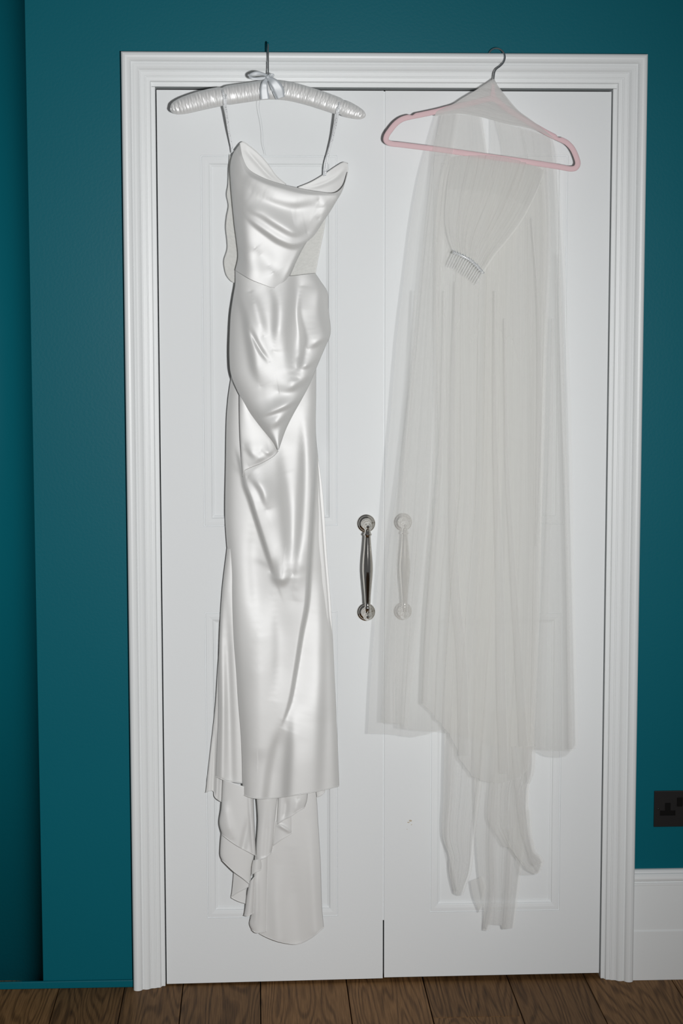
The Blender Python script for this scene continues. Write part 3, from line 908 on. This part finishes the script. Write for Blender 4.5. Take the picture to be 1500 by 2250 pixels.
tape([(744, 218, 52), (745, 226, 72), (744, 240, 78), (741, 254, 74), (737, 275, 60), (731, 300, 46), (722, 335, 34), (717, 360, 30), (714, 386, 27)], 4.5, dress)
tape([(740, 222, 50), (740, 240, 76), (738, 256, 70), (734, 275, 56), (729, 300, 42), (720, 335, 30), (713, 360, 26), (711, 387, 23)], 3.2, dress)

# ---------------- padded satin hanger
ph = tag(empty('padded_hanger', U(588, 198, 0.055)), 'white ruched satin padded hanger with bow, hooked over the door casing', 'hanger')
cl = [(373.5, 241, 2), (376, 240.5, 7), (382, 238.5, 13), (395, 234.5, 17.5), (415, 228.5, 20), (450, 219, 21.5), (490, 211, 21.5), (540, 203.5, 21.5), (585, 197.5, 21.5), (630, 200, 21), (680, 212, 20), (720, 225, 19.5), (760, 239.5, 18),
      (784, 248.5, 14), (795, 252.5, 10), (800, 254.5, 6), (802.5, 255.5, 2)]
C = catmull(cl, 900)
nseg = 56
s_arc = np.concatenate([[0], np.cumsum(np.linalg.norm(np.diff(C[:, :2], axis=0), axis=1))])
T2 = np.gradient(C[:, :2], axis=0); T2 /= np.linalg.norm(T2, axis=1)[:, None]
N2 = np.stack([-T2[:, 1], T2[:, 0]], -1)
ang = np.linspace(0, 2 * np.pi, nseg, endpoint=True)
V = np.zeros((len(C), nseg, 3))
ph1 = RNG.uniform(0, 6.28, 12); fr = RNG.uniform(0.35, 1.25, 12); ak = RNG.uniform(-1.6, 1.6, 12)
for j, a in enumerate(ang):
    r = C[:, 2].copy()
    # gathers: short ridges running out from the stitched line along the front
    front = max(0.0, math.sin(a)) ** 0.5
    up = math.cos(a)
    rip = np.zeros(len(C))
    for q in range(12):
        rip += np.sin(fr[q] * s_arc + ph1[q] + ak[q] * up * 1.3)
    gather = np.exp(-((up - (0.32 if True else 0)) / 0.42) ** 2)
    r = r * (1 + 0.010 * rip * (0.3 + gather) * front)
    r -= 1.3 * np.exp(-((up + 0.28) / 0.05) ** 2) * front              # stitched line
    for sc, wd in ((122, 6), (388, 6)):
        r -= 2.6 * np.exp(-((s_arc - sc) / wd) ** 2)
    r = np.maximum(r, 0.5)
    q = C[:, :2] - N2 * (r * math.cos(a))[:, None]
    V[:, j] = unproj(q[:, 0], q[:, 1], 0.055 + 0.00080 * C[:, 2] * math.copysign(abs(math.sin(a)) ** 0.8, math.sin(a)) + 0.00030 * rip * (0.45 + gather) * front)
link('padding', gridmesh('padding', V), M['pad'], ph)
# wire hook, bent back over the casing
hp = U(589.5, 195, 0.055)
path = [(hp.x, -0.055, hp.z), (hp.x, -0.055, H - 0.01)]
for i in range(17):
    a = math.pi * i / 16
    path.append((hp.x - 0.001 * i / 16, -0.055 + 0.0225 * (1 - math.cos(a)), H + 0.0075 + 0.0155 * math.sin(a) * 0.75))
path.append((hp.x - 0.001, -0.0095, H + 0.0022))
tube('wire_hook', np.array(path), 0.0016, M['chrome'], ph, 10)
# bow
RB = M['ribbon']
tape([(590, 168, 79), (578, 163, 86), (562, 161, 90), (549, 166, 88), (551, 171, 84), (566, 173, 82), (588, 170, 79)], [4, 7, 9, 6, 6, 8, 4], ph, 'bow_loop', RB)
tape([(588, 169, 80), (593, 164, 86), (600, 165, 86), (597, 169, 84), (588, 170, 80)], [3, 4, 5, 4, 3], ph, 'bow_loop', RB)
tape([(586, 172, 80), (581, 184, 83), (580, 198, 81), (582, 218, 78)], [6, 15, 20, 21], ph, 'bow_tail', RB)
tape([(588, 171, 81), (598, 178, 86), (609, 192, 85), (617, 215, 79)], [8, 20, 25, 18], ph, 'bow_tail', RB)
tape([(590, 172, 80), (596, 188, 83), (604, 204, 82), (610, 217, 78)], [5, 8, 10, 9], ph, 'bow_tail', RB)
kn = U(588, 169.5, 0.081)
lathe('bow_knot', [(0, -.005), (.003, -.0042), (.0048, -.002), (.005, 0), (.0048, .002), (.003, .0042), (0, .005)], kn, (0.5, -0.1, 0.6), RB, ph, 16)
Q = catmull([(572, 214, 66), (569, 235, 50), (574, 265, 44), (577, 290, 40), (578, 315, 38), (584, 340, 36)], 40)
tube('loose_thread', unproj(Q[:, 0], Q[:, 1], Q[:, 2] * 0.001), 0.00028, RB, ph, 5)
# swivel collar under the hook
lathe('collar', [(0, 0), (.0042, 0), (.0046, .003), (.0042, .006), (.002, .008), (0, .008)], (hp.x, -0.055, U(589, 177, 0.055).z - .004), (0, 0, 1), M['chrome'], ph, 16)

# ---------------- pink hanger
pk = tag(empty('slim_hanger', U(1080, 240, 0.052)), 'slim pink velvet hanger tilted down to the right, inside the veil', 'hanger')
cen = [(1000, 234), (962, 244), (925, 252), (900, 257), (883, 262), (870, 271), (858, 285), (849, 299), (848, 309), (857, 315), (880, 318), (960, 328), (1060, 342), (1160, 356), (1230, 367), (1254, 371), (1264, 369), (1269, 360), (1265, 343), (1256, 325), (1244, 313), (1228, 305),
       (1205, 294), (1175, 277), (1140, 256), (1110, 237), (1090, 220), (1078, 217), (1062, 220), (1030, 228)]
C = catmull(cen, 420, closed=True)[:-1]
T2 = np.roll(C, -1, 0) - np.roll(C, 1, 0); T2 /= np.linalg.norm(T2, axis=1)[:, None]
N2 = np.stack([-T2[:, 1], T2[:, 0]], -1)      # closed curve: outward or inward decided below
ctr = C.mean(0)
outw = np.sign(((C - ctr) * N2).sum(1).mean()); N2 *= outw
hw = np.full(len(C), 6.0)
hw_o = hw.copy()
for nx, ny in ((905, 250), (1228, 298)):
    dd = np.linalg.norm(C + N2 * 6 - np.array([nx, ny]), axis=1); hw_o -= 3.6 * np.exp(-(dd / 5.0) ** 2)
cs = [(-1, -0.55), (-0.8, -1), (0.8, -1), (1, -0.55), (1, 0.55), (0.8, 1), (-0.8, 1), (-1, 0.55)]
v, f = [], []
for i in range(len(C)):
    for a, b_ in cs:
        q = C[i] + N2[i] * (a * (hw_o[i] if a > 0 else hw[i]))
        v.append(tuple(unproj(q[0], q[1], 0.052 + b_ * 0.0027)))
n = len(C); k = len(cs)
for i in range(n):
    for j in range(k):
        f.append((i * k + j, i * k + (j + 1) % k, ((i + 1) % n) * k + (j + 1) % k, ((i + 1) % n) * k + j))
bm = bmesh.new(); bm.from_mesh(pymesh('h', v, f)); bmobj('hanger_body', bm, M['pink'], pk, True)
# neck under the wire hook
nk = [(1074, 218), (1077, 212), (1079, 200), (1080, 184), (1086, 184), (1087, 200), (1089, 212), (1093, 219)]
v = [tuple(unproj(x, y, 0.0540)) for x, y in nk] + [tuple(unproj(x, y, 0.0500)) for x, y in nk]
f = [tuple(range(8)), tuple(reversed(range(8, 16)))] + [(j, 8 + j, 8 + (j + 1) % 8, (j + 1) % 8) for j in range(8)]
bm = bmesh.new(); bm.from_mesh(pymesh('n', v, f)); bmobj('neck', bm, M['pink'], pk)
hk = [(1073.5, 118, 9), (1077, 112, 12), (1083, 107.5, 17), (1091, 106, 23), (1100, 109, 30), (1107, 117, 37), (1109, 127, 43), (1106, 137, 47), (1099, 145, 50), (1090, 152, 52), (1086.5, 158, 52), (1085, 166, 52), (1083, 188, 52)]
Q = catmull(hk, 70)
tube('wire_hook', unproj(Q[:, 0], Q[:, 1], Q[:, 2] * 0.001), 0.0019, M['chrome'], pk, 12)

# ---------------- veil
veil = tag(empty('tulle_veil', U(1060, 1600, 0.06)), 'long sheer ivory tulle veil with clear comb, draped over the pink hanger', 'veil')
TU, T2m, TC = M['tulle'], M['tulle2'], M['tulle_cap']
NV = dict(thick=0.0)
# bunch over the hanger, front and back
capL = [(1082, 173), (1068, 183), (1040, 201), (1012, 218), (1000, 226), (975, 237), (958, 246), (955, 256)]
capR = [(1086, 174), (1092, 186), (1112, 212), (1140, 244), (1162, 260), (1190, 281), (1218, 304)]
capB = [(955, 256), (1000, 250), (1050, 256), (1115, 273), (1170, 284), (1218, 304)]
cloth('veil_wrap', TC, veil, capL, capR, bottom=capB, nu=60, nv=70, base=57, bulge=5, fl=[('r', [(1010, 236), (1060, 240), (1140, 262)], 7, 6, 2.5), ('r', [(1030, 220), (1080, 222), (1120, 240)], 6, 6, -2)], **NV)
cloth('veil_wrap', TC, veil, capL, capR, bottom=capB, nu=40, nv=40, base=46, bulge=-4, **NV)
# full width back layer
Lw = [(957, 252), (940, 310), (920, 385), (903, 480), (886, 620), (871, 750), (856, 940), (845, 1060), (826, 1330), (815, 1480), (808, 1612)]
Rw = [(1216, 302), (1224, 335), (1229, 400), (1237, 520), (1244, 640), (1250, 800), (1254, 900), (1262, 1300), (1267, 1500), (1270, 1636)]
VB = [44, 60, 74, 80, 80, 78, 74]
cloth('veil_layer', TU, veil, Lw, [(1062, 257), (1074, 338), (1092, 480), (1100, 800), (1100, 1300), (1096, 1636)], top=[(957, 252), (1000, 249), (1062, 257)],
      bottom=[(808, 1612), (861, 1614), (914, 1620), (945, 1612), (980, 1604), (1040, 1625), (1096, 1636)],
      nu=170, nv=110, vbase=VB, pleat=[(6, 0.03, 4, 0.1, 0.25), (9, 0.008, 1, 0.4, -0.2)], **NV)
cloth('veil_layer', TU, veil, [(1077, 262), (1077, 338), (1066, 480), (1064, 800), (1066, 1300), (1072, 1640)], Rw, top=[(1077, 262), (1115, 273), (1170, 284), (1216, 302)],
      bottom=[(1072, 1640), (1130, 1643), (1165, 1644), (1186, 1656), (1214, 1664), (1246, 1661), (1270, 1636)],
      nu=150, nv=110, vbase=VB, pleat=[(5, 0.03, 4, 0.5, 0.2), (8, 0.01, 1, 0.2, 0.2)], **NV)
VB = [42, 64, 80, 87, 87, 84, 80]
cloth('veil_layer', TU, veil, [(968, 250), (950, 380), (935, 540), (915, 760), (893, 960), (872, 1200), (852, 1450), (845, 1583)],
      [(1056, 256), (1070, 340), (1085, 500), (1080, 900), (1070, 1300), (1060, 1625)],
      bottom=[(845, 1583), (852, 1590), (890, 1592), (892, 1600), (980, 1610), (1060, 1625)],
      nu=150, nv=100, vbase=VB, pleat=[(5, 0.035, 4, 0.3, 0.15), (8, 0.01, 1, 0.1, 0.3)], **NV)
cloth('veil_layer', TU, veil, [(1088, 266), (1104, 340), (1096, 500), (1100, 900), (1110, 1300), (1120, 1640)],
      [(1212, 302), (1222, 400), (1232, 640), (1241, 900), (1249, 1200), (1254, 1450), (1258, 1650)],
      bottom=[(1120, 1640), (1186, 1648), (1258, 1650)],
      nu=130, nv=100, vbase=VB, pleat=[(4, 0.04, 4, 0.6, 0.15), (7, 0.012, 1, 0.3, 0.3)], **NV)
# dense middle layers with the slanting hem
cloth('veil_layer', T2m, veil, [(984, 331), (962, 420), (957, 640), (962, 900), (963, 1033), (957, 1100), (943, 1233), (930, 1433), (926, 1545)],
      [(1192, 361), (1200, 470), (1196, 700), (1190, 1000), (1186, 1300), (1178, 1540), (1174, 1640)],
      bottom=[(926, 1545), (944, 1564), (962, 1584), (982, 1606), (1002, 1644), (1018, 1682), (1046, 1710), (1100, 1720), (1150, 1700), (1174, 1640)],
      nu=240, nv=110, vbase=[50, 66, 86, 94, 94, 90, 86], pleat=[(8, 0.03, 4, 0.6, 0.2), (13, 0.008, 1, 0.2, -0.3)], **NV)
cloth('veil_layer', T2m, veil, [(1040, 338), (1012, 460), (1000, 640), (996, 900), (990, 1200), (980, 1450), (976, 1640), (974, 1740), (972, 1838), (980, 1862), (988, 1882), (986, 1905), (990, 1935), (997, 1962)],
      [(1150, 354), (1140, 470), (1120, 640), (1110, 900), (1096, 1200), (1080, 1450), (1068, 1640), (1054, 1760), (1044, 1839), (1040, 1880), (1034, 1920), (1024, 1945), (1017, 1967)],
      bottom=[(997, 1962), (1006, 1967), (1017, 1967)],
      nu=150, nv=150, vbase=[40, 58, 70, 76, 74, 66, 50], pleat=[(5, 0.035, 4, 0.2, 0.2), (9, 0.01, 1, 0.5, -0.2)], **NV)
cloth('veil_layer', T2m, veil, [(1090, 346), (1075, 500), (1060, 800), (1050, 1200), (1044, 1500), (1042, 1700), (1046, 1850), (1052, 1930), (1062, 1990), (1061, 2044)],
      [(1204, 363), (1210, 520), (1200, 800), (1188, 1200), (1178, 1500), (1165, 1700), (1157, 1820), (1144, 1922), (1136, 1985), (1129, 2039)],
      bottom=[(1061, 2044), (1071, 2045), (1076, 2031), (1102, 2033), (1105, 2042), (1129, 2039)],
      nu=170, nv=160, vbase=[38, 56, 68, 74, 70, 60, 42], pleat=[(5, 0.04, 4, 0.7, -0.1), (9, 0.01, 1, 0.3, 0.25)], lin=('b',), **NV)
# flap at the right of the train
cloth('veil_flap', T2m, veil, [(1084, 1560), (1078, 1700), (1070, 1790), (1073, 1806), (1088, 1832), (1105, 1860)],
      [(1173, 1556), (1175, 1648), (1172, 1700), (1162, 1724), (1160, 1752), (1166, 1821), (1172, 1852), (1176, 1872), (1188, 1880), (1196, 1893)],
      bottom=[(1105, 1860), (1126, 1866), (1146, 1900), (1176, 1921), (1187, 1914), (1196, 1893)],
      nu=90, nv=90, base=84, vbase=[84, 80, 72, 64], pleat=[(4, 0.03, 4, 0.4, 0.2), (9, 0.012, 2, 0.1, 0.2)], **NV)
cloth('veil_flap', TU, veil, [(1120, 1780), (1128, 1860), (1140, 1923)], [(1168, 1780), (1175, 1868), (1194, 1892)],
      bottom=[(1140, 1923), (1172, 1922), (1186, 1918), (1194, 1892)], nu=50, nv=50, base=56, bulge=4, **NV)
cloth('veil_flap', T2m, veil, [(1033, 1936), (1037, 1960), (1041, 1976), (1047, 1992), (1052, 2005)], [(1062, 1925), (1068, 1950), (1062, 1976), (1062, 1990), (1054, 2005)],
      bottom=[(1052, 2005), (1054, 2005)], nu=24, nv=30, base=50, bulge=3, **NV)
cloth('veil_flap', TU, veil, [(1148, 1640), (1150, 1680), (1158, 1722)], [(1177, 1640), (1176, 1690), (1164, 1722)], nu=24, nv=30, base=92, bulge=3, **NV)
# front layer gathered down to the comb
cloth('comb_gather', T2m, veil, [(992, 345), (981, 420), (978, 490), (986, 530), (997, 557)], [(1196, 374), (1180, 420), (1150, 480), (1118, 525), (1085, 565), (1062, 600)],
      top=[(992, 345), (1060, 341), (1130, 350), (1196, 374)], bottom=[(997, 557), (1012, 560), (1030, 569), (1048, 584), (1062, 600)],
      nu=200, nv=90, vbase=[60, 96, 104, 108], pleat=[(9, 0.03, 3, 0.1, 0.1), (15, 0.008, 1, 0.6, 0.2)], **NV)
# left-hand front fold seen as a brighter strip
cloth('veil_layer', TU, veil, [(970, 248), (950, 330), (944, 400), (926, 560), (905, 800), (888, 1000), (878, 1200), (868, 1400), (872, 1600)],
      [(1010, 246), (985, 400), (968, 620), (960, 900), (950, 1100), (930, 1300), (905, 1500), (894, 1603)],
      nu=70, nv=100, vbase=[58, 72, 90, 98, 98, 96, 90], pleat=[(3, 0.06, 3, 0.2, 0.3)], **NV)

# narrow folds where the tulle doubles on itself
for pts, wd, dz in (([(912, 640), (905, 820), (886, 1030), (862, 1250), (852, 1588)], (6, 12, 20, 26, 30), 100),
                    ([(1087, 640), (1087, 933), (1097, 1267), (1102, 1550), (1108, 1700)], (6, 10, 16, 20, 22), 106),
                    ([(1108, 700), (1113, 1013), (1123, 1200), (1140, 1467), (1150, 1640)], (5, 8, 12, 16, 20), 104),
                    ([(1228, 560), (1237, 900), (1243, 1050), (1250, 1300), (1256, 1646)], (6, 10, 12, 14, 18), 98),
                    ([(1214, 700), (1208, 1033), (1193, 1433), (1186, 1646)], (6, 10, 16, 22), 100),
                    ([(1000, 620), (993, 1000), (1000, 1300), (1013, 1433), (1020, 1660)], (6, 14, 18, 22, 24), 105),
                    ([(975, 640), (968, 960), (955, 1180), (940, 1400), (934, 1546)], (5, 8, 12, 14, 12), 103),
                    ([(1168, 480), (1180, 640), (1184, 900), (1176, 1200)], (4, 8, 12, 4), 100),
                    ([(996, 1560), (990, 1740), (984, 1840), (994, 1900), (1006, 1958)], (10, 18, 14, 10, 8), 80),
                    ([(1090, 1700), (1082, 1850), (1084, 1960), (1070, 2040)], (12, 16, 18, 12), 78),
                    ([(1122, 1820), (1120, 1920), (1116, 1990), (1112, 2040)], (10, 14, 16, 14), 72),
                    ([(1128, 1640), (1140, 1740), (1158, 1840), (1182, 1900)], (10, 16, 20, 22), 92)):
    P = catmull([(x, y) for x, y in pts], 40)
    wv = np.interp(np.linspace(0, 1, 40), np.linspace(0, 1, len(wd)), wd)
    tg = np.gradient(P, axis=0); tg /= np.linalg.norm(tg, axis=1)[:, None]
    nn = np.stack([-tg[:, 1], tg[:, 0]], -1)
    lf, rt = P + nn * wv[:, None] / 2, P - nn * wv[:, None] / 2
    cloth('veil_fold', TU, veil, [tuple(p) for p in lf[::3]], [tuple(p) for p in rt[::3]], nu=8, nv=40, base=dz, bulge=3, **NV)

# comb
cb = link('comb', pymesh('comb', *tube_pts(unproj(*(lambda q: (q[:, 0], q[:, 1], 0.112 - 0.0025 * np.linspace(-1, 1, 40) ** 2))(catmull([(994, 554), (1010, 560), (1028, 569), (1045, 582), (1061, 600)], 40))), 0.0030, 10, True, (0.7, 1.0))), M['clear'], veil)
cb['label'] = 'clear plastic comb sewn to the gathered tulle'
sp = catmull([(995, 556), (1010, 561), (1028, 570), (1045, 583), (1060, 600)], 15)
tp = catmull([(981, 587), (996, 591), (1012, 602), (1028, 613), (1044, 627)], 15)
for i in range(15):
    A, B = sp[i], tp[i]
    mid = 0.5 * (A + B)
    q = catmull([(A[0], A[1], 111), (mid[0], mid[1], 114), (B[0], B[1], 110)], 14)
    vv, ff = tube_pts(unproj(q[:, 0], q[:, 1], q[:, 2] * 0.001), np.interp(np.linspace(0, 1, 14), [0, .8, 1], [.00095, .0008, .0003]), 8)
    o = link('tooth', pymesh('tooth', vv, ff), M['clear'], None)
    o.parent = cb; o.matrix_parent_inverse = Matrix.Identity(4)
# stitching of the tulle along the comb
for i in range(22):
    t = i / 21.0
    q = catmull([(996, 553), (1010, 558), (1028, 567), (1045, 580), (1062, 598)], 44)[int(t * 43)]
    a = unproj(q[0] + random.uniform(-2, 2), q[1] + random.uniform(-4, -1), 0.113); b_ = unproj(q[0] + random.uniform(-2, 2) - 2, q[1] + random.uniform(2, 5), 0.116); c = unproj(q[0] + 1.5, q[1] + 1, 0.117)
    vv, ff = tube_pts(catmull([a, c, b_], 8), 0.0005, 5)
    o = link('stitch', pymesh('stitch', vv, ff), M['ribbon'], None)
    o.parent = cb; o.matrix_parent_inverse = Matrix.Identity(4)
